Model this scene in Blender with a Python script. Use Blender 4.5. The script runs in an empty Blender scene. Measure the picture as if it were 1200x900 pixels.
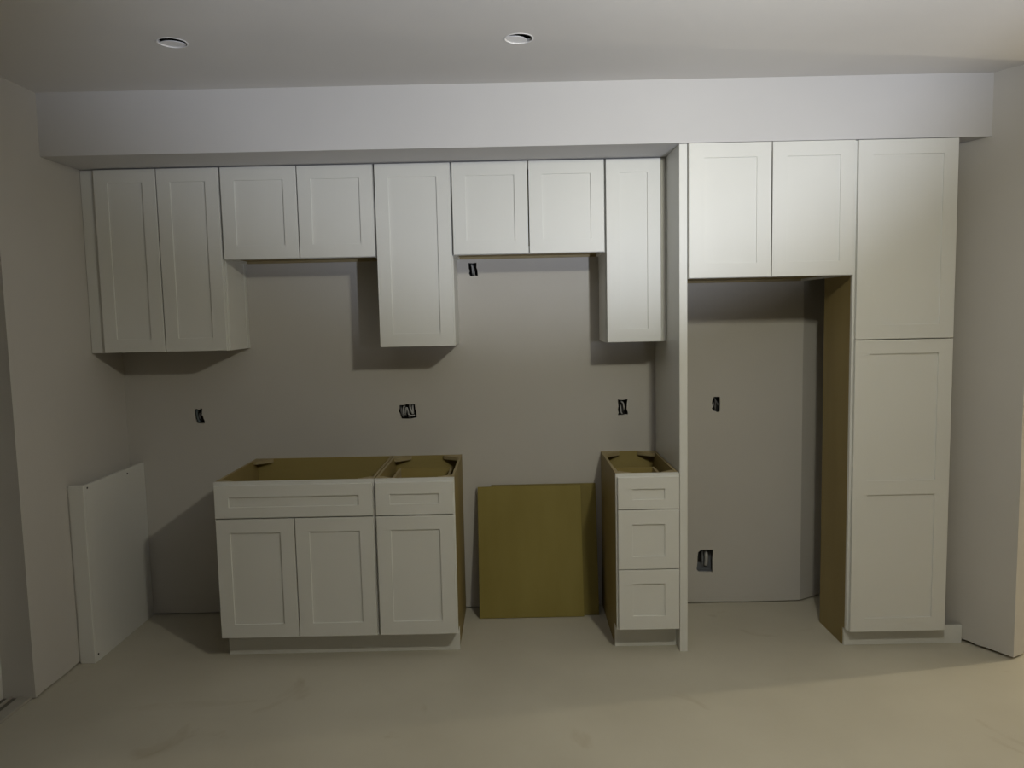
import bpy, bmesh, math, random
from mathutils import Vector, Matrix
from mathutils.geometry import tessellate_polygon

random.seed(7)
S = 0.0254                      # everything below is measured in inches
SC = bpy.context.scene
COL = SC.collection

# ------------------------------------------------------------------ camera
CAM = Vector((-0.7698, -164.9973, 64.4188))
yaw, pitch, roll = -0.0008, -0.0894, -0.0212
fwd = Vector((math.sin(yaw) * math.cos(pitch), math.cos(yaw) * math.cos(pitch), math.sin(pitch)))
rgt = Vector((math.cos(yaw), -math.sin(yaw), 0))
upv = rgt.cross(fwd)
r2 = rgt * math.cos(roll) + upv * math.sin(roll)
u2 = -rgt * math.sin(roll) + upv * math.cos(roll)
cd = bpy.data.cameras.new('camera')
cd.sensor_width = 36.0
cd.lens = 27.0                  # 900 px focal length on a 1200 px wide frame
cd.clip_start = 0.05
cam = bpy.data.objects.new('camera', cd)
COL.objects.link(cam)
M4 = Matrix((r2, u2, -fwd)).transposed().to_4x4()
M4.translation = CAM * S
cam.matrix_world = M4
SC.camera = cam

# ------------------------------------------------------------------ world, lights, exposure
w = bpy.data.worlds.new('night')
SC.world = w
w.use_nodes = True
w.node_tree.nodes['Background'].inputs[0].default_value = (0.02, 0.025, 0.035, 1)
w.node_tree.nodes['Background'].inputs[1].default_value = 0.3

def lamp(name, kind, loc, energy, col, radius, aim=None, size=None, blend=None):
    l = bpy.data.lights.new(name, kind)
    l.energy = energy
    l.color = col
    l.shadow_soft_size = radius * S
    o = bpy.data.objects.new(name, l)
    COL.objects.link(o)
    o.location = Vector(loc) * S
    if aim:
        az, el = math.radians(aim[0]), math.radians(aim[1])
        d = Vector((math.sin(az) * math.cos(el), math.cos(az) * math.cos(el), math.sin(el)))
        o.rotation_euler = d.to_track_quat('-Z', 'Y').to_euler()
        l.spot_size = math.radians(size)
        l.spot_blend = blend
    return o

# work light on the floor stand beside the photographer, tipped up at the ceiling
lamp('work_light', 'SPOT', (42, -145, 62), 182, (0.82, 0.875, 1.0), 1.6, (-14.5, 36), 81, 0.5)
# ceiling lamp, its cone aimed and softened to imitate lens vignetting at the edges
lamp('ceiling_lamp', 'SPOT', (34, -106, 98), 61, (1.0, 0.965, 0.77), 2.5, (-10, -35), 148, 1.0)
# warm lamp in the hall past the end of the right-hand wall
lamp('hall_lamp', 'POINT', (222, -7.6, 76), 165, (1.0, 0.88, 0.64), 2.2)

vs = SC.view_settings
vs.view_transform = 'Standard'
vs.look = 'None'
vs.gamma = 1.0
vs.use_curve_mapping = False
vs.exposure = 0.0

# ------------------------------------------------------------------ materials
def mat(name, c1, c2=None, rough=0.6, scale=3.0, stretch=(1, 1, 1), bump=0.0, bscale=60.0, detail=4.0, spec=0.5, ramp=(0.3, 0.7)):
    m = bpy.data.materials.new(name)
    m.use_nodes = True
    nt = m.node_tree
    b = nt.nodes['Principled BSDF']
    b.inputs['Roughness'].default_value = rough
    b.inputs['Specular IOR Level'].default_value = spec
    tc = nt.nodes.new('ShaderNodeTexCoord')
    mp = nt.nodes.new('ShaderNodeMapping')
    mp.inputs['Scale'].default_value = stretch
    nt.links.new(tc.outputs['Object'], mp.inputs['Vector'])
    if c2:
        n = nt.nodes.new('ShaderNodeTexNoise')
        n.inputs['Scale'].default_value = scale
        n.inputs['Detail'].default_value = detail
        r = nt.nodes.new('ShaderNodeValToRGB')
        r.color_ramp.elements[0].position = ramp[0]
        r.color_ramp.elements[1].position = ramp[1]
        r.color_ramp.elements[0].color = (*c1, 1)
        r.color_ramp.elements[1].color = (*c2, 1)
        nt.links.new(mp.outputs[0], n.inputs['Vector'])
        nt.links.new(n.outputs['Fac'], r.inputs['Fac'])
        nt.links.new(r.outputs['Color'], b.inputs['Base Color'])
    else:
        b.inputs['Base Color'].default_value = (*c1, 1)
    if bump:
        n2 = nt.nodes.new('ShaderNodeTexNoise')
        n2.inputs['Scale'].default_value = bscale
        n2.inputs['Detail'].default_value = 3
        bp = nt.nodes.new('ShaderNodeBump')
        bp.inputs['Strength'].default_value = bump
        bp.inputs['Distance'].default_value = 0.002
        nt.links.new(mp.outputs[0], n2.inputs['Vector'])
        nt.links.new(n2.outputs['Fac'], bp.inputs['Height'])
        nt.links.new(bp.outputs['Normal'], b.inputs['Normal'])
    return m

WALL = mat('grey_wall_primer', (0.545, 0.525, 0.495), (0.585, 0.565, 0.535), 0.85, 1.2, bump=0.12, bscale=180, spec=0.2)
SOFF = mat('white_soffit_primer', (0.60, 0.59, 0.59), (0.64, 0.63, 0.63), 0.85, 1.2, bump=0.12, bscale=180, spec=0.2)
CEIL = mat('white_ceiling_primer', (0.69, 0.675, 0.66), (0.74, 0.725, 0.71), 0.9, 1.0, bump=0.12, bscale=160, spec=0.15)
PAINT = mat('white_cabinet_paint', (0.72, 0.72, 0.69), (0.745, 0.745, 0.715), 0.42, 2.0, bump=0.03, bscale=300, spec=0.5)
PLY = mat('birch_plywood', (0.255, 0.205, 0.052), (0.315, 0.26, 0.075), 0.55, 5.0, (1.0, 1.0, 0.22), bump=0.06, bscale=90, detail=6, spec=0.3)
PLYB = mat('darker_plywood', (0.20, 0.16, 0.042), (0.245, 0.20, 0.058), 0.55, 5.0, (1.0, 1.0, 0.22), bump=0.06, bscale=90, detail=6, spec=0.3)  # darker plywood tone for the rear leaning sheet
PLYIN = mat('plywood_interior', (0.29, 0.225, 0.08), (0.35, 0.28, 0.105), 0.6, 6.0, (0.25, 1, 1), bump=0.05, bscale=90, spec=0.3)
PLYSIDE = mat('plywood_cabinet_side', (0.25, 0.19, 0.075), (0.31, 0.24, 0.10), 0.55, 5.0, (1, 1, 0.18), bump=0.05, bscale=80, spec=0.3)
EDGE = mat('raw_panel_edge', (0.33, 0.265, 0.14), (0.38, 0.31, 0.17), 0.7, 14.0)
BLACK = mat('black_plastic_box', (0.012, 0.012, 0.013), None, 0.5)
GREYBOX = mat('grey_plastic_box', (0.16, 0.17, 0.19), (0.21, 0.22, 0.24), 0.45, 6)
WIREW = mat('pale_cable', (0.42, 0.42, 0.42), None, 0.45)
WIREG = mat('grey_cable', (0.14, 0.14, 0.15), None, 0.45)
WIREB = mat('blue_grey_cable', (0.10, 0.125, 0.14), None, 0.45)
SCREW = mat('dark_screw', (0.02, 0.02, 0.02), None, 0.4)
CAVITY = mat('dark_ceiling_void', (0.02, 0.018, 0.015), (0.035, 0.03, 0.025), 0.9, 8)
SHEET = mat('white_backing_sheet', (0.90, 0.90, 0.92), (0.94, 0.94, 0.95), 0.6, 22, bump=0.2, bscale=50)
FRAME = mat('white_door_frame', (0.66, 0.66, 0.63), None, 0.4)
TRACK = mat('aluminium_sill', (0.42, 0.40, 0.35), (0.34, 0.32, 0.28), 0.45, 12)
DARKTRACK = mat('dark_sill_track', (0.12, 0.11, 0.095), None, 0.5)
GLASS = bpy.data.materials.new('door_glass')
GLASS.use_nodes = True
_b = GLASS.node_tree.nodes['Principled BSDF']
_b.inputs['Base Color'].default_value = (0.9, 0.95, 0.95, 1)
_b.inputs['Roughness'].default_value = 0.02
_b.inputs['Transmission Weight'].default_value = 1.0
_b.inputs['IOR'].default_value = 1.45

# concrete floor: broad mottling, a few dirty smears
FLOOR = bpy.data.materials.new('dusty_concrete_floor')
FLOOR.use_nodes = True
nt = FLOOR.node_tree
b = nt.nodes['Principled BSDF']
b.inputs['Roughness'].default_value = 0.75
b.inputs['Specular IOR Level'].default_value = 0.25
tc = nt.nodes.new('ShaderNodeTexCoord')
n1 = nt.nodes.new('ShaderNodeTexNoise'); n1.inputs['Scale'].default_value = 1.6; n1.inputs['Detail'].default_value = 6
rr = nt.nodes.new('ShaderNodeValToRGB')
rr.color_ramp.elements[0].position = 0.3; rr.color_ramp.elements[0].color = (0.49, 0.46, 0.38, 1)
rr.color_ramp.elements[1].position = 0.72; rr.color_ramp.elements[1].color = (0.56, 0.53, 0.445, 1)
n3 = nt.nodes.new('ShaderNodeTexNoise'); n3.inputs['Scale'].default_value = 2.3; n3.inputs['Detail'].default_value = 5; n3.inputs['Distortion'].default_value = 1.2
r3 = nt.nodes.new('ShaderNodeValToRGB')
r3.color_ramp.elements[0].position = 0.66; r3.color_ramp.elements[0].color = (1, 1, 1, 1)
r3.color_ramp.elements[1].position = 0.80; r3.color_ramp.elements[1].color = (0.72, 0.66, 0.56, 1)
mx = nt.nodes.new('ShaderNodeMixRGB'); mx.blend_type = 'MULTIPLY'; mx.inputs[0].default_value = 0.8
n2 = nt.nodes.new('ShaderNodeTexNoise'); n2.inputs['Scale'].default_value = 70; n2.inputs['Detail'].default_value = 4
bp = nt.nodes.new('ShaderNodeBump'); bp.inputs['Strength'].default_value = 0.15; bp.inputs['Distance'].default_value = 0.002
for n in (n1, n2, n3):
    nt.links.new(tc.outputs['Object'], n.inputs['Vector'])
nt.links.new(n1.outputs['Fac'], rr.inputs['Fac'])
nt.links.new(n3.outputs['Fac'], r3.inputs['Fac'])
nt.links.new(rr.outputs['Color'], mx.inputs[1]); nt.links.new(r3.outputs['Color'], mx.inputs[2])
nt.links.new(mx.outputs[0], b.inputs['Base Color'])
nt.links.new(n2.outputs['Fac'], bp.inputs['Height']); nt.links.new(bp.outputs['Normal'], b.inputs['Normal'])

# ------------------------------------------------------------------ mesh helpers (inches, world space)
def box(bm, x0, x1, y0, y1, z0, z1, c=0.0):
    v = [bm.verts.new((x, y, z)) for x in (x0, x1) for y in (y0, y1) for z in (z0, z1)]
    fs = [bm.faces.new([v[i] for i in f]) for f in ((0, 1, 3, 2), (4, 6, 7, 5), (0, 4, 5, 1), (2, 3, 7, 6), (0, 2, 6, 4), (1, 5, 7, 3))]
    if c:
        es = list({e for f in fs for e in f.edges})
        bmesh.ops.bevel(bm, geom=es, offset=c, segments=1, affect='EDGES', clamp_overlap=True)
    return bm

def BX(*a, c=0.0):
    return box(bmesh.new(), *a, c=c)

def prism(bm, poly, axis, a, b_):
    """poly in the two other axes, extruded along axis from a to b_"""
    def pt(p, t):
        return (t, p[0], p[1]) if axis == 0 else ((p[0], t, p[1]) if axis == 1 else (p[0], p[1], t))
    A = [bm.verts.new(pt(p, a)) for p in poly]
    B = [bm.verts.new(pt(p, b_)) for p in poly]
    bm.faces.new(A); bm.faces.new(B[::-1])
    n = len(poly)
    for i in range(n):
        bm.faces.new((A[i], B[i], B[(i + 1) % n], A[(i + 1) % n]))
    bmesh.ops.recalc_face_normals(bm, faces=bm.faces[:])
    return bm

def tube(bm, pts, r, seg=8):
    pts = [Vector(p) for p in pts]
    # smooth the path (Catmull-Rom)
    out = []
    for i in range(len(pts) - 1):
        p0, p1, p2, p3 = pts[max(i - 1, 0)], pts[i], pts[i + 1], pts[min(i + 2, len(pts) - 1)]
        for k in range(4):
            t = k / 4
            out.append(0.5 * ((2 * p1) + (p2 - p0) * t + (2 * p0 - 5 * p1 + 4 * p2 - p3) * t * t + (3 * p1 - p0 - 3 * p2 + p3) * t ** 3))
    out.append(pts[-1])
    rings = []
    for i, p in enumerate(out):
        d = (out[min(i + 1, len(out) - 1)] - out[max(i - 1, 0)]).normalized()
        a = d.orthogonal().normalized() if i == 0 else (rings[-1][1] - d * rings[-1][1].dot(d)).normalized()
        c = d.cross(a)
        rings.append(([bm.verts.new(p + (a * math.cos(2 * math.pi * k / seg) + c * math.sin(2 * math.pi * k / seg)) * r) for k in range(seg)], a))
    for i in range(len(rings) - 1):
        for k in range(seg):
            bm.faces.new((rings[i][0][k], rings[i][0][(k + 1) % seg], rings[i + 1][0][(k + 1) % seg], rings[i + 1][0][k]))
    bm.faces.new(rings[0][0][::-1]); bm.faces.new(rings[-1][0])
    return bm

def slab(outer, holes, P, depth, flip=False):
    """flat board with holes: loops in (s,t); P(s,t,d) -> world point, d from 0 (face) to depth (back)"""
    bm = bmesh.new()
    loops = [outer] + holes
    flat = [q for l in loops for q in l]
    tris = tessellate_polygon([[Vector((s, t, 0)) for s, t in l] for l in loops])
    F = [bm.verts.new(P(s, t, 0)) for s, t in flat]
    B = [bm.verts.new(P(s, t, depth)) for s, t in flat]
    for t in tris:
        try:
            bm.faces.new([F[i] for i in t]); bm.faces.new([B[i] for i in reversed(t)])
        except ValueError:
            pass
    o = 0
    for l in loops:
        n = len(l)
        for i in range(n):
            j = (i + 1) % n
            bm.faces.new((F[o + i], F[o + j], B[o + j], B[o + i]))
        o += n
    bmesh.ops.recalc_face_normals(bm, faces=bm.faces[:])
    return bm

ORG = {}
def obj(name, bm, m, parent=None, smooth=False):
    """one mesh object; vertices are kept relative to the origin of the thing it belongs to"""
    org = Vector((0, 0, 0))
    if parent is not None:
        org = ORG[parent.name]
    me = bpy.data.meshes.new(name)
    for v in bm.verts:
        v.co = (v.co - org) * S
    bm.to_mesh(me); bm.free()
    me.materials.append(m)
    if smooth:
        for p in me.polygons:
            p.use_smooth = True
    o = bpy.data.objects.new(name, me)
    COL.objects.link(o)
    o.parent = parent
    ORG[o.name] = org
    return o

def thing(name, label, cat, base, group=None, kind=None):
    o = bpy.data.objects.new(name, None)
    o.empty_display_size = 0.05
    COL.objects.link(o)
    o.location = Vector(base) * S
    ORG[o.name] = Vector(base)
    if label: o['label'] = label
    if cat: o['category'] = cat
    if group: o['group'] = group
    if kind: o['kind'] = kind
    return o

def tag(o, label, cat, group=None):
    o['label'] = label; o['category'] = cat
    if group: o['group'] = group
    return o

def struct(name, bm, m, label=None, parent=None):
    o = obj(name, bm, m, parent)
    o['kind'] = 'structure'
    if label: o['label'] = label
    return o

# ------------------------------------------------------------------ the room
ZC = 105.5          # ceiling
ZS = 94.43          # underside of the bulkhead
XL = -84.4          # left wall
YLE = -37.4         # where the left wall ends
# right-hand corner is turned by 30 degrees
C30, S30 = math.cos(math.radians(30)), 0.5
A0 = (61.8, 0.0)                      # back wall turns here
A1 = (69.2, 4.26)                     # corner of the turned walls
R1 = (89.22, -30.45)                  # free end of the right wall
def rx(y): return 87 + (-26.6 - y) * S30 / C30   # x of the right wall at depth y

struct('floor', BX(-320, 310, -430, 70, -4, 0), FLOOR, 'dusty grey-beige concrete floor')

HOLES = {
 'O1': [(-69.72,45.43),(-69.41,45.71),(-68.93,45.57),(-68.61,45.44),(-68.34,45.77),(-67.98,45.72),(-68.08,44.65),(-68.22,44.32),(-67.94,44.23),(-67.81,43.57),(-67.56,42.90),(-67.63,42.49),(-68.28,42.50),(-69.35,42.56),(-69.62,43.52),(-69.74,44.35)],
 'O2': [(-25.37,45.54),(-24.46,45.56),(-23.80,45.71),(-22.82,45.61),(-22.00,45.75),(-21.91,44.68),(-21.73,43.93),(-21.68,42.77),(-22.92,42.55),(-23.75,42.53),(-24.98,42.59),(-25.27,43.68),(-25.58,44.18),(-25.35,44.83)],
 'O3': [(21.87,45.79),(22.94,45.64),(24.04,45.83),(23.87,44.88),(23.78,43.65),(24.06,42.90),(24.02,42.48),(23.32,42.50),(22.91,42.34),(21.84,42.36),(22.05,42.94),(21.85,43.52),(21.98,44.26)],
 'O4': [(42.65,45.93),(43.96,45.90),(44.01,44.45),(43.93,42.64),(43.40,42.48),(43.07,42.78),(42.57,42.83),(42.20,43.42),(42.45,43.74),(42.24,44.49),(42.28,45.15)],
 'O5': [(39.29,11.62),(39.90,12.09),(41.31,12.16),(42.62,12.08),(42.44,10.01),(42.45,7.02),(39.44,7.14),(38.92,7.68),(39.11,9.32),(39.15,10.57)],
 'O6': [(-9.65,75.70),(-8.77,75.61),(-7.89,75.70),(-7.95,74.65),(-7.75,74.15),(-7.68,72.89),(-8.49,72.98),(-8.99,72.78),(-9.34,72.93),(-9.57,73.49),(-9.38,74.05),(-9.58,74.47)],
}
def ragged(s0, s1, step, lo, hi):
    n = max(2, int((s1 - s0) / step))
    return [(s0 + (s1 - s0) * i / n, random.uniform(lo, hi)) for i in range(n + 1)]

# back wall: drywall stops a little above the floor, six rough cut-outs
outer = ragged(XL, A0[0], 4, 0.22, 0.38) + [(A0[0], ZC), (XL, ZC)]
struct('wall_back', slab(outer, [HOLES[k] for k in sorted(HOLES)], lambda s, t, d: Vector((s, d, t)), 0.55), WALL, 'grey primed back wall with rough cut-outs')

def wall(name, p0, p1, into, thick, lab, lo=0.2, hi=0.45, step=3, z1=ZC, holes=()):
    p0, p1 = Vector((*p0, 0)), Vector((*p1, 0))
    d = (p1 - p0); L = d.length; d.normalize()
    n = Vector((*into, 0)).normalized()
    out = ragged(0, L, step, lo, hi) + [(L, z1), (0, z1)]
    return struct(name, slab(out, list(holes), lambda s, t, k: p0 + d * s + Vector((0, 0, t)) - n * k, thick), WALL, lab)

wall('wall_angled', A0, A1, (S30, -C30), 0.55, 'short stretch of back wall turned away beside the tall cabinet', lo=0.25, hi=0.45)
wall('wall_right', A1, R1, (-C30, -S30), 4.6, 'right-hand wall turned at an angle, ending at an opening', lo=0.3, hi=0.75, step=1.6)
# left wall ends at the recess of a patio door, then goes on behind the camera
wall('wall_left', (XL, 0.5), (XL, YLE), (1, 0), 6.2, 'left-hand wall ending at a recess')
wall('wall_left_front', (XL, -112), (XL, -190), (1, 0), 6.2, 'left-hand wall behind the camera', step=20)
wall('wall_left_far', (-320, -430), (-320, -120), (1, 0), 4, 'far side of the open room behind the camera', step=40)
wall('wall_left_inner', (-320, -190), (XL - 6.2, -190), (0, -1), 4, 'wall of the open room behind the camera', step=40)
struct('wall_left_header', BX(XL - 6.2, XL, -112, YLE, 84, ZC), WALL, 'wall over the patio door')
wall('wall_rear', (-320, -430), (310, -430), (0, 1), 4, 'wall behind the camera', step=40)
wall('wall_hall_right', (310, -430), (310, 70), (-1, 0), 4, 'far side of the hall', step=40)
wall('wall_hall_back', (70, 70), (310, 70), (0, -1), 4, 'end of the hall', step=40)
wall('wall_hall_left', (70, 5), (70, 70), (1, 0), 2, 'near side of the hall', step=40)

# bulkhead over the cabinets
bm = bmesh.new()
prism(bm, [(XL, -24.5), (rx(-24.5), -24.5), (A1[0], A1[1] - .3), (A0[0], -0.02), (XL, -0.02)], 2, ZS, ZC)
struct('wall_bulkhead', bm, SOFF, 'boxed-out bulkhead along the ceiling above the cabinets')

# ceiling with two round holes for downlights
HC = [(-49.9, -47.6), (1.25, -46.25)]
RH = 2.05
def circ(cx, cy, r, n=28):
    return [(cx + r * math.cos(2 * math.pi * i / n), cy + r * math.sin(2 * math.pi * i / n)) for i in range(n)]
struct('ceiling', slab([(-320, -430), (310, -430), (310, 70), (-96, 70), (-96, -188), (-320, -188)], [circ(x, y, RH) for x, y in HC], lambda s, t, d: Vector((s, t, ZC + d)), 0.5), CEIL, 'flat white primed ceiling')
for (x, y), shift, lab in zip(HC, ((-0.45, 1.6), (-0.8, 1.35)), ('round downlight hole cut in the ceiling, the one nearer the left wall', 'round downlight hole cut in the ceiling near the middle of the room')):
    t = thing('ceiling_cutout', lab, 'ceiling hole', (x, y, ZC), 'holes cut for downlights')
    bm = bmesh.new()
    n = 24
    A = [bm.verts.new((px, py, ZC + 0.52)) for px, py in circ(x, y + 1.2, 4.6, n)]
    B = [bm.verts.new((px, py, ZC + 4)) for px, py in circ(x, y + 1.2, 4.6, n)]
    for i in range(n):
        bm.faces.new((A[i], A[(i + 1) % n], B[(i + 1) % n], B[i]))
    bm.faces.new(B)
    obj('cavity', bm, CAVITY, t)
    bm = bmesh.new()
    # pale sheet lying across the hole, leaving a dark sliver open on the near right side
    ox, oy = shift
    qx, qy = ox * 0.5, oy * 0.5
    pts = []
    for i in range(32):
        a = 2 * math.pi * i / 32
        dx, dy = math.cos(a), math.sin(a)
        best = 9
        for cx_, cy_, rad in ((0, 0, RH - 0.03), (ox, oy, RH)):
            fx, fy = qx - cx_, qy - cy_
            bq = fx * dx + fy * dy
            best = min(best, -bq + math.sqrt(bq * bq - (fx * fx + fy * fy - rad * rad)))
        pts.append((x + qx + dx * best, y + qy + dy * best))
    prism(bm, pts, 2, ZC + 0.1, ZC + 0.2)
    obj('backing_sheet', bm, SHEET, t)
    bm = bmesh.new()
    ring_o, ring_i = circ(x, y, RH + 0.16, 28), circ(x, y, RH - 0.02, 28)
    rb = slab(ring_o, [ring_i], lambda s, t_, d: Vector((s, t_, ZC - 0.05 + d)), 0.06)
    bm.free()
    obj('cut_edge', rb, SHEET, t)

# patio door in the recess on the far left
t = thing('door_1', 'white framed patio door in the recess at far left', None, (-91, -75, 0), kind='structure')
obj('door_frame', slab([(YLE, 0), (YLE, 84), (-112, 84), (-112, 0)], [[(-41, 4.5), (-41, 80.5), (-73, 80.5), (-73, 4.5)], [(-76, 4.5), (-76, 80.5), (-108.4, 80.5), (-108.4, 4.5)]], lambda s, z, d: Vector((-90.0 - d, s, z)), 1.6), FRAME, t)
for a, b2 in ((-73, -41), (-108.4, -76)):
    obj('pane', BX(-91.1, -90.9, a, b2, 4.5, 80.5), GLASS, t)
sl = obj('sill', BX(-87.3, -85.0, -112, YLE - 0.1, 0, 0.55, c=0.08), TRACK, t)
obj('track', BX(-90.0, -87.3, -112, YLE - 0.1, 0, 0.25), DARKTRACK, t)
obj('track_rail', BX(-88.8, -88.4, -112, YLE - 0.1, 0.25, 0.6), TRACK, t)

# ------------------------------------------------------------------ cabinet building blocks
YB, YU, YT = -24.0, -12.0, -21.2      # face of base boxes, wall boxes, toe kick
TH = 0.72                              # door thickness

def front(kind, x0, x1, z0, z1, yface, parent, opens=None, st=2.6, c=0.045):
    """five-piece shaker door or drawer front standing on the box face at yface; the centre panel is a sub-part"""
    yf = yface - TH - 0.08
    if opens is None:
        opens = [(z0 + st, z1 - st)]
    bm = bmesh.new()
    L = [[(x0, z0), (x1, z0), (x1, z1), (x0, z1)]] + [[(x0 + st, a), (x1 - st, a), (x1 - st, b_), (x0 + st, b_)] for a, b_ in opens]
    def off(l, k):
        (a, b0), (a1, _), (_, b1), _ = l
        return [(a + k, b0 + k), (a1 - k, b0 + k), (a1 - k, b1 - k), (a + k, b1 - k)]
    face = [off(L[0], c)] + [off(l, -c * 0.35) for l in L[1:]]
    flat = [q for l in face for q in l]
    tris = tessellate_polygon([[Vector((s, t, 0)) for s, t in l] for l in face])
    F = [bm.verts.new((s, yf, t)) for s, t in flat]
    for t in tris:
        bm.faces.new([F[i] for i in t])
    full = [q for l in L for q in l]
    E_ = [bm.verts.new((s, yf + (c if i < 4 else c * 0.35), t)) for i, (s, t) in enumerate(full)]
    K = [bm.verts.new((s, yf + TH, t)) for s, t in full]
    for o in range(0, len(full), 4):
        for i in range(4):
            j = (i + 1) % 4
            bm.faces.new((F[o + i], F[o + j], E_[o + j], E_[o + i]))
            bm.faces.new((E_[o + i], E_[o + j], K[o + j], K[o + i]))
    for t in tessellate_polygon([[Vector((s, t, 0)) for s, t in l] for l in L]):
        bm.faces.new([K[i] for i in reversed(t)])
    bmesh.ops.recalc_face_normals(bm, faces=bm.faces[:])
    d = obj(kind, bm, PAINT, parent)
    for a, b_ in opens:
        obj('panel', BX(x0 + st - 0.02, x1 - st + 0.02, yf + 0.27, yf + TH - 0.1, a - 0.02, b_ + 0.02), PAINT, d)
    return d

def face_frame(x0, x1, z0, z1, y, mids=(), s=1.5, t=0.75):
    cuts = [z0] + [m for m in mids] + [z1]
    holes = []
    lo = z0 + s
    for m in list(mids) + [None]:
        hi = (m - s / 2) if m is not None else z1 - s
        holes.append([(x0 + s, lo), (x1 - s, lo), (x1 - s, hi), (x0 + s, hi)])
        lo = (m + s / 2) if m is not None else 0
    return slab([(x0, z0), (x1, z0), (x1, z1), (x0, z1)], holes, lambda a, b_, d: Vector((a, y + d, b_)), t)

def wall_cabinet(name, label, x0, x1, z0, z1, yf, doors, side=PAINT, group='wall cabinets', back=-0.03, li=0.1, ri=0.1):
    t = thing(name, label, 'cabinet', ((x0 + x1) / 2, back, z0), group)
    obj('side_panel', BX(x0, x0 + 0.6, yf + 0.75, back, z0, z1), side, t)
    obj('side_panel', BX(x1 - 0.6, x1, yf + 0.75, back, z0, z1), side, t)
    obj('bottom_panel', BX(x0 + 0.6, x1 - 0.6, yf + 0.75, back, z0 + 0.45, z0 + 1.0), PLYSIDE, t)
    obj('top_panel', BX(x0 + 0.6, x1 - 0.6, yf + 0.75, back, z1 - 0.6, z1), PLYIN, t)
    obj('back_panel', BX(x0 + 0.6, x1 - 0.6, back - 0.3, back, z0 + 1.0, z1 - 0.6), PLYIN, t)
    obj('hanging_rail', BX(x0 + 0.6, x1 - 0.6, back - 0.75, back, z0, z0 + 0.45), EDGE, t)
    obj('face_frame', face_frame(x0 + li, x1 - ri, z0, z1, yf), PAINT, t)
    for a, b_ in doors:
        front('door', a, b_, z0 + 0.05, z1 - 0.12, yf, t)
    return t

def base_cabinet(name, label, x0, x1, mids, back=-0.05, skip=()):
    t = thing(name, label, 'cabinet', ((x0 + x1) / 2, -12, 0), 'base cabinets')
    prof = [(YT + 0.6, 0.02), (back, 0.02), (back, 34.5), (YB + 0.75, 34.5), (YB + 0.75, 4.5), (YT + 0.6, 4.5)]
    for a, b_ in ((x0 + 0.1, x0 + 0.6), (x1 - 0.6, x1 - 0.1)):
        sp = obj('side_panel', prism(bmesh.new(), prof, 0, a, b_), PLYSIDE, t)
        obj('top_edge', BX(a, b_, YB + 0.76, back, 34.5, 34.53), EDGE, sp)
    obj('bottom_panel', BX(x0 + 0.6, x1 - 0.6, YB + 0.75, back - 0.4, 4.5, 5.1), PLYIN, t)
    obj('back_panel', BX(x0 + 0.6, x1 - 0.6, back - 0.4, back, 0.4, 34.5), PLYIN, t)
    obj('face_frame', face_frame(x0 + 0.06, x1 - 0.06, 4.5, 34.5, YB, mids), PAINT, t)
    for sx, cx in ((1, x0 + 0.6), (-1, x1 - 0.6)):
        for sy, cy, ln in ((1, YB + 0.75, 2.6), (-1, back - 0.4, 3.4)):
            if (sx, sy) in skip:
                continue
            # bracing blocks screwed into the top corners
            p = [(cx, cy), (cx + sx * ln, cy), (cx + sx * ln, cy + sy * 0.5), (cx + sx * 0.5, cy + sy * ln * 0.8), (cx, cy + sy * ln * 0.8)]
            obj('corner_brace', prism(bmesh.new(), p, 2, 33.75, 34.48), EDGE, t)
    return t

def drawer_box(x0, x1, z0, z1, y0, y1, parent):
    d = obj('drawer_box', BX(x0 + 0.5, x1 - 0.5, y0, y1, z0, z0 + 0.4), PLYIN, parent)
    obj('drawer_side', BX(x0, x0 + 0.5, y0, y1, z0, z1), EDGE, d)
    obj('drawer_side', BX(x1 - 0.5, x1, y0, y1, z0, z1), EDGE, d)
    obj('drawer_end', BX(x0 + 0.5, x1 - 0.5, y1 - 0.5, y1, z0 + 0.4, z1), PLYIN, d)
    obj('drawer_end', BX(x0 + 0.5, x1 - 0.5, y0, y0 + 0.5, z0 + 0.4, z1), PLYIN, d)

# ------------------------------------------------------------------ wall cabinets, left to right
ZU, ZM, ZT = 58.6, 76.4, 94.3
t = wall_cabinet('wall_cabinet', 'tall white two-door wall cabinet at the far left beside the left wall', -81.5, -57.0, ZU, ZT, YU, [(-81.40, -69.42), (-69.2, -57.2)])
obj('scribe_strip', BX(-57.0, -56.88, -1.5, -0.05, ZU, ZM), PAINT, t)
wall_cabinet('wall_cabinet', 'short white two-door wall cabinet, the left one of the two short ones', -57.0, -27.0, ZM, ZT, YU, [(-56.78, -42.08), (-41.86, -27.22)])
wall_cabinet('wall_cabinet', 'tall white single-door wall cabinet between the two short two-door cabinets', -27.0, -12.0, ZU, ZT, YU, [(-26.8, -12.2)])
wall_cabinet('wall_cabinet', 'short white two-door wall cabinet above the leaning plywood sheets', -12.0, 18.0, ZM, ZT, YU, [(-11.78, 2.92), (3.14, 17.78)])
wall_cabinet('wall_cabinet', 'narrow tall white single-door wall cabinet next to the full-height panel', 18.0, 29.0, ZU, ZT, YU, [(18.2, 28.84)])
tag(obj('filler_strip', BX(XL + 0.05, -81.55, YU - 0.02, YU + 0.7, ZU, ZT, c=0.06), PAINT), 'upright white filler strip between the left wall and first wall cabinet', 'filler strip', 'filler strips')
tag(obj('filler_strip', BX(29.03, 29.97, YU + 0.02, YU + 0.74, ZU, ZT, c=0.05), PAINT), 'thin white filler strip between narrow wall cabinet and full-height panel', 'filler strip', 'filler strips')

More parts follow.
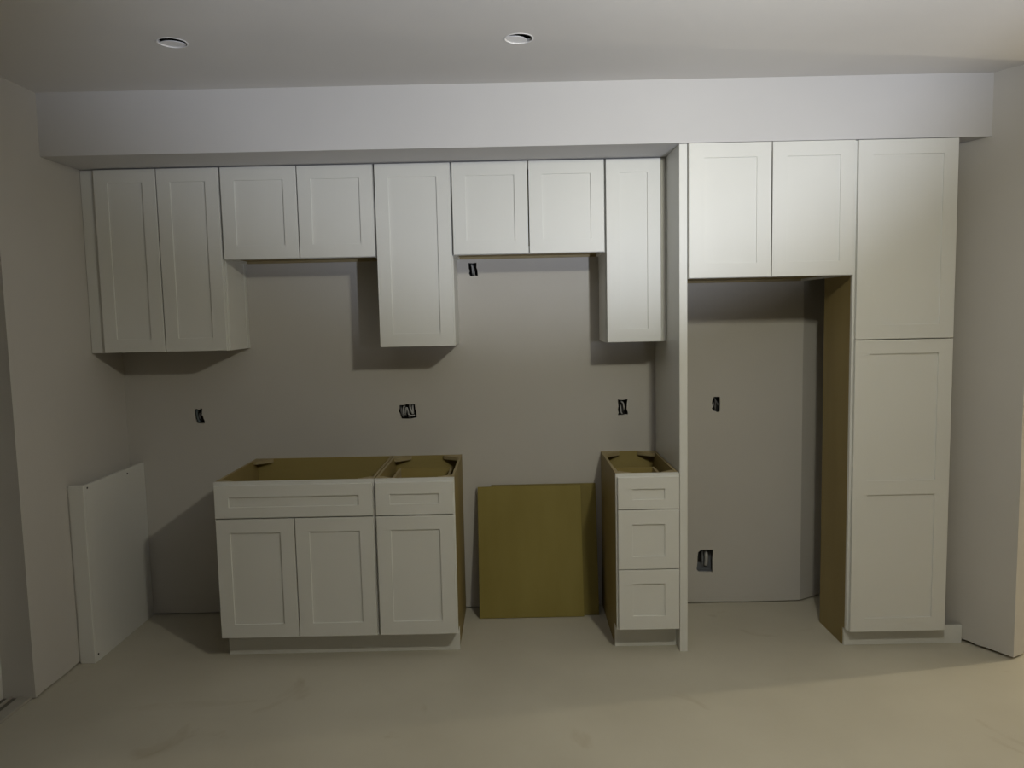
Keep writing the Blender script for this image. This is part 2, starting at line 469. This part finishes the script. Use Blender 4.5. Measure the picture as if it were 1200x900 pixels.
# full-height panel left of the refrigerator space
t = thing('end_panel', 'full-height white end panel left of the empty refrigerator space', 'panel', (30.7, -12, 0))
obj('side_sheet', BX(30.0, 30.72, YB + 0.75, -0.05, 0.02, ZT + 0.05), PAINT, t)
obj('front_stile', BX(30.0, 31.45, YB, YB + 0.75, 0.02, ZT + 0.08, c=0.05), PAINT, t)

wall_cabinet('wall_cabinet', 'deep white two-door cabinet above the empty refrigerator space', 31.5, 61.5, 70.35, ZT + 0.1, YB, [(31.68, 46.37), (46.59, 61.32)])

# pantry
t = thing('pantry_cabinet', 'full-height white pantry cabinet with plywood side at the right end', 'cabinet', (70.5, -18, 0))
PB = -11.5
obj('side_panel', prism(bmesh.new(), [(-22.1, 0.02), (PB, 0.02), (PB, ZT), (YB + 0.75, ZT), (YB + 0.75, 3.5), (-22.1, 3.5)], 0, 61.55, 62.15), PLYSIDE, t)
obj('side_panel', prism(bmesh.new(), [(-22.1, 0.02), (-14.6, 0.02), (-14.6, ZT), (YB + 0.75, ZT), (YB + 0.75, 3.5), (-22.1, 3.5)], 0, 78.9, 79.5), PLYSIDE, t)
obj('back_panel', BX(62.15, 76.8, PB - 0.3, PB, 3.5, ZT), PLYIN, t)
for z in (3.5, 20, 40, 58.2, 75, ZT - 0.6):
    obj('shelf', prism(bmesh.new(), [(62.15, YB + 0.75), (78.9, YB + 0.75), (78.9, -14.6), (76.8, PB - 0.3), (62.15, PB - 0.3)], 2, z, z + 0.6), PLYIN, t)
obj('face_frame', face_frame(61.55, 79.6, 3.5, ZT, YB, (58.5,)), PAINT, t)
front('upper_door', 61.95, 79.8, 58.66, ZT - 0.05, YB, t)
front('lower_door', 61.95, 79.8, 3.45, 58.48, YB, t, opens=[(6.1, 29.7), (32.35, 55.95)])

# ------------------------------------------------------------------ base cabinets
t = base_cabinet('base_cabinet', 'white sink base cabinet with open top and two doors', -57.0, -27.0, (27.7,), skip=((-1, -1),))
front('false_front', -56.65, -27.25, 27.82, 33.95, YB, t, opens=[(29.85, 31.75)])
front('door', -56.65, -42.06, 4.78, 27.58, YB, t)
front('door', -41.86, -27.25, 4.78, 27.58, YB, t)
t = base_cabinet('base_cabinet', 'white one-door base cabinet with a drawer, joined beside the sink base', -27.0, -12.0, (27.7,))
d = front('drawer_front', -26.65, -12.3, 27.82, 33.95, YB, t, opens=[(29.85, 31.75)])
front('door', -26.65, -12.3, 4.78, 27.58, YB, t)
drawer_box(-25.2, -13.8, 28.6, 32.6, YB + 0.4, -4.5, t)
t = base_cabinet('base_cabinet', 'narrow white three-drawer base cabinet beside the full-height panel', 18.0, 29.95, (16.4, 27.8))
for a, b_, oo in ((27.92, 34.0, (29.75, 31.75)), (16.5, 27.76, (18.95, 25.05)), (4.8, 16.34, (7.45, 13.65))):
    front('drawer_front', 18.35, 29.75, a, b_, YB, t, opens=[oo], st=2.7)
drawer_box(19.7, 28.3, 28.6, 32.4, YB + 0.4, -7.5, t)
drawer_box(19.7, 28.3, 17.5, 24.5, YB + 0.4, -4.5, t)
drawer_box(19.7, 28.3, 6.0, 13.0, YB + 0.4, -4.5, t)

# toe-kick boards
tag(obj('toe_kick_board', BX(-56.75, -12.02, YT, YT + 0.58, 0, 4.47, c=0.04), PAINT), 'long white toe-kick board under the sink base and its neighbour', 'toe kick', 'toe-kick boards')
tag(obj('toe_kick_board', BX(18.05, 29.9, YT, YT + 0.58, 0, 4.47, c=0.04), PAINT), 'short white toe-kick board under the three-drawer base cabinet', 'toe kick', 'toe-kick boards')
tag(obj('toe_kick_board', BX(61.7, 84.3, -22.7, -22.12, 0, 3.4, c=0.04), PAINT), 'white toe-kick board under the pantry, reaching the right wall', 'toe kick', 'toe-kick boards')

# end panel standing against the left wall where a dishwasher will go
t = thing('dishwasher_panel', 'low white panel with a front strip standing against the left wall', 'panel', (-82.5, -12, 0))
obj('side_sheet', BX(-81.95, -81.3, YB + 0.75, -0.1, 0.02, 34.3), PAINT, t)
obj('front_strip', BX(-84.1, -81.28, YB, YB + 0.75, 0.02, 34.4, c=0.08), PAINT, t)
obj('scribe_strip', BX(-84.35, -84.12, YB + 0.2, YB + 0.75, 0.02, 34.2), PAINT, t)
for y, z in ((-22.6, 33.7), (-7.5, 33.3), (-22.8, 1.4)):
    bm = bmesh.new()
    bmesh.ops.create_cone(bm, cap_ends=True, segments=10, radius1=0.2, radius2=0.16, depth=0.12, matrix=Matrix.Translation((-81.26, y, z)) @ Matrix.Rotation(math.pi / 2, 4, 'Y'))
    obj('screw', bm, SCREW, t)

# two loose plywood sheets leaning in the gap
def sheet(lab, x0, x1, yfront, L, th, m):
    a = math.radians(10)
    n = Vector((0, math.cos(a), -math.sin(a)))     # from front face to back face
    up = Vector((0, math.sin(a), math.cos(a)))
    base = Vector((0, yfront, th * math.sin(a)))
    bm = bmesh.new()
    vs_ = []
    for x in (x0, x1):
        for k in (0, th):
            for l in (0, L):
                p = base + n * k + up * l
                vs_.append(bm.verts.new((x, p.y, p.z)))
    for f in ((0, 1, 3, 2), (4, 6, 7, 5), (0, 4, 5, 1), (2, 3, 7, 6), (0, 2, 6, 4), (1, 5, 7, 3)):
        bm.faces.new([vs_[i] for i in f])
    bmesh.ops.bevel(bm, geom=bm.edges[:], offset=0.03, segments=1, affect='EDGES')
    bmesh.ops.recalc_face_normals(bm, faces=bm.faces[:])
    return tag(obj('plywood_sheet', bm, m), lab, 'plywood sheet', 'loose plywood sheets')
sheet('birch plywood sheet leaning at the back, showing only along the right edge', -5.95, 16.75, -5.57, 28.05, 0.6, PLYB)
sheet('front birch plywood sheet leaning on another in the gap between base cabinets', -8.85, 13.45, -6.3, 27.85, 0.6, PLY)

# ------------------------------------------------------------------ electrical and water rough-in boxes in the back wall
def rough_box(key, name, label, cat, depth, shell, wires, group):
    P = HOLES[key]
    x0, x1 = min(p[0] for p in P) - .12, max(p[0] for p in P) + .12
    z0, z1 = min(p[1] for p in P) - .12, max(p[1] for p in P) + .12
    t = thing(name, label, cat, ((x0 + x1) / 2, 0.6, z0), group)
    bm = bmesh.new()
    e = 0.09
    for a in ((x0 - e, x0, .58, depth, z0, z1), (x1, x1 + e, .58, depth, z0, z1), (x0 - e, x1 + e, .58, depth, z0 - e, z0), (x0 - e, x1 + e, .58, depth, z1, z1 + e), (x0 - e, x1 + e, depth, depth + e, z0 - e, z1 + e)):
        box(bm, *a)
    obj('box_shell', bm, shell, t)
    W, H = x1 - x0, z1 - z0
    for pts, r, m in wires:
        obj('cable', tube(bmesh.new(), [(x0 + a * W, y, z0 + c * H) for a, y, c in pts], r), m, t, smooth=True)
    return t
G = 'rough-in openings in the back wall'
rough_box('O1', 'outlet_box', 'dark open outlet box left of the sink base, below the first wall cabinet', 'outlet box', 2.2, BLACK,
          [([(.2, 2.1, .75), (.22, .5, .8), (.26, .3, .45), (.36, .5, .15), (.4, 2.1, .2)], .22, WIREB), ([(.42, 2.1, .7), (.4, .7, .6), (.48, .6, .3), (.5, 2, .2)], .14, WIREG)], G)
rough_box('O2', 'outlet_box', 'wide open outlet box stuffed with pale cable, above the base cabinets', 'outlet box', 2.2, BLACK,
          [([(.1, 2.0, .8), (.16, .4, .7), (.2, .25, .35), (.3, .35, .2), (.33, .4, .6), (.3, 2.0, .85)], .2, WIREG),
           ([(.35, 2.0, .2), (.38, .35, .35), (.45, .2, .75), (.52, .3, .5), (.56, .3, .3), (.72, .25, .22), (.86, .4, .25)], .17, WIREW),
           ([(.6, 2.0, .9), (.62, .4, .8), (.7, .25, .5), (.78, .35, .35), (.76, .5, .75), (.74, 2.0, .9)], .2, WIREW),
           ([(.2, 2.0, .15), (.25, .45, .25), (.28, .4, .75), (.36, .6, .8)], .13, WIREW),
           ([(.5, 1.9, .1), (.55, .5, .15), (.62, .6, .12)], .16, WIREG)], G)
rough_box('O3', 'outlet_box', 'open outlet box above the three-drawer base cabinet, beside the tall panel', 'outlet box', 2.2, BLACK,
          [([(.45, 2.0, .8), (.42, .4, .8), (.55, .25, .72), (.62, .3, .4), (.6, 2.0, .2)], .17, WIREW), ([(.38, 2.0, .6), (.34, .4, .5), (.36, .3, .25), (.45, .4, .12), (.5, 2, .1)], .15, WIREW)], G)
rough_box('O4', 'outlet_box', 'dark open outlet box high in the empty refrigerator space', 'outlet box', 2.2, BLACK,
          [([(.5, 2.0, .9), (.48, .5, .8), (.5, .3, .45), (.46, .35, .22), (.4, 2.0, .2)], .13, WIREG), ([(.3, 2.0, .8), (.28, .5, .6), (.4, .35, .35), (.5, .5, .3)], .12, WIREG), ([(.7, 2, .7), (.74, .6, .55), (.78, .6, .45)], .13, WIREG)], G)
rough_box('O6', 'outlet_box', 'dark open box under the short wall cabinet above the range gap', 'outlet box', 2.2, BLACK,
          [([(.36, 2.0, .85), (.36, .4, .82), (.42, .2, .65), (.45, .3, .3), (.42, 2.0, .15)], .17, WIREW), ([(.55, 2.0, .8), (.52, .4, .7), (.58, .25, .45), (.6, .3, .2), (.6, 2.0, .1)], .14, WIREW)], G)
t = rough_box('O5', 'water_outlet_box', 'grey recessed water supply box low in the refrigerator space', 'outlet box', 2.4, GREYBOX, [], G)
obj('divider', BX(40.3, 40.5, 0.8, 2.4, 8.6, 12.2), GREYBOX, t)
obj('cover_flap', BX(38.9, 40.28, 2.1, 2.3, 8.7, 12.2), BLACK, t)
obj('valve', tube(bmesh.new(), [(41.4, 2.2, 11.6), (41.4, 1.4, 10.5), (41.35, 1.3, 9.2), (41.3, 1.6, 8.2)], 0.42, 10), WIREW, t, smooth=True)
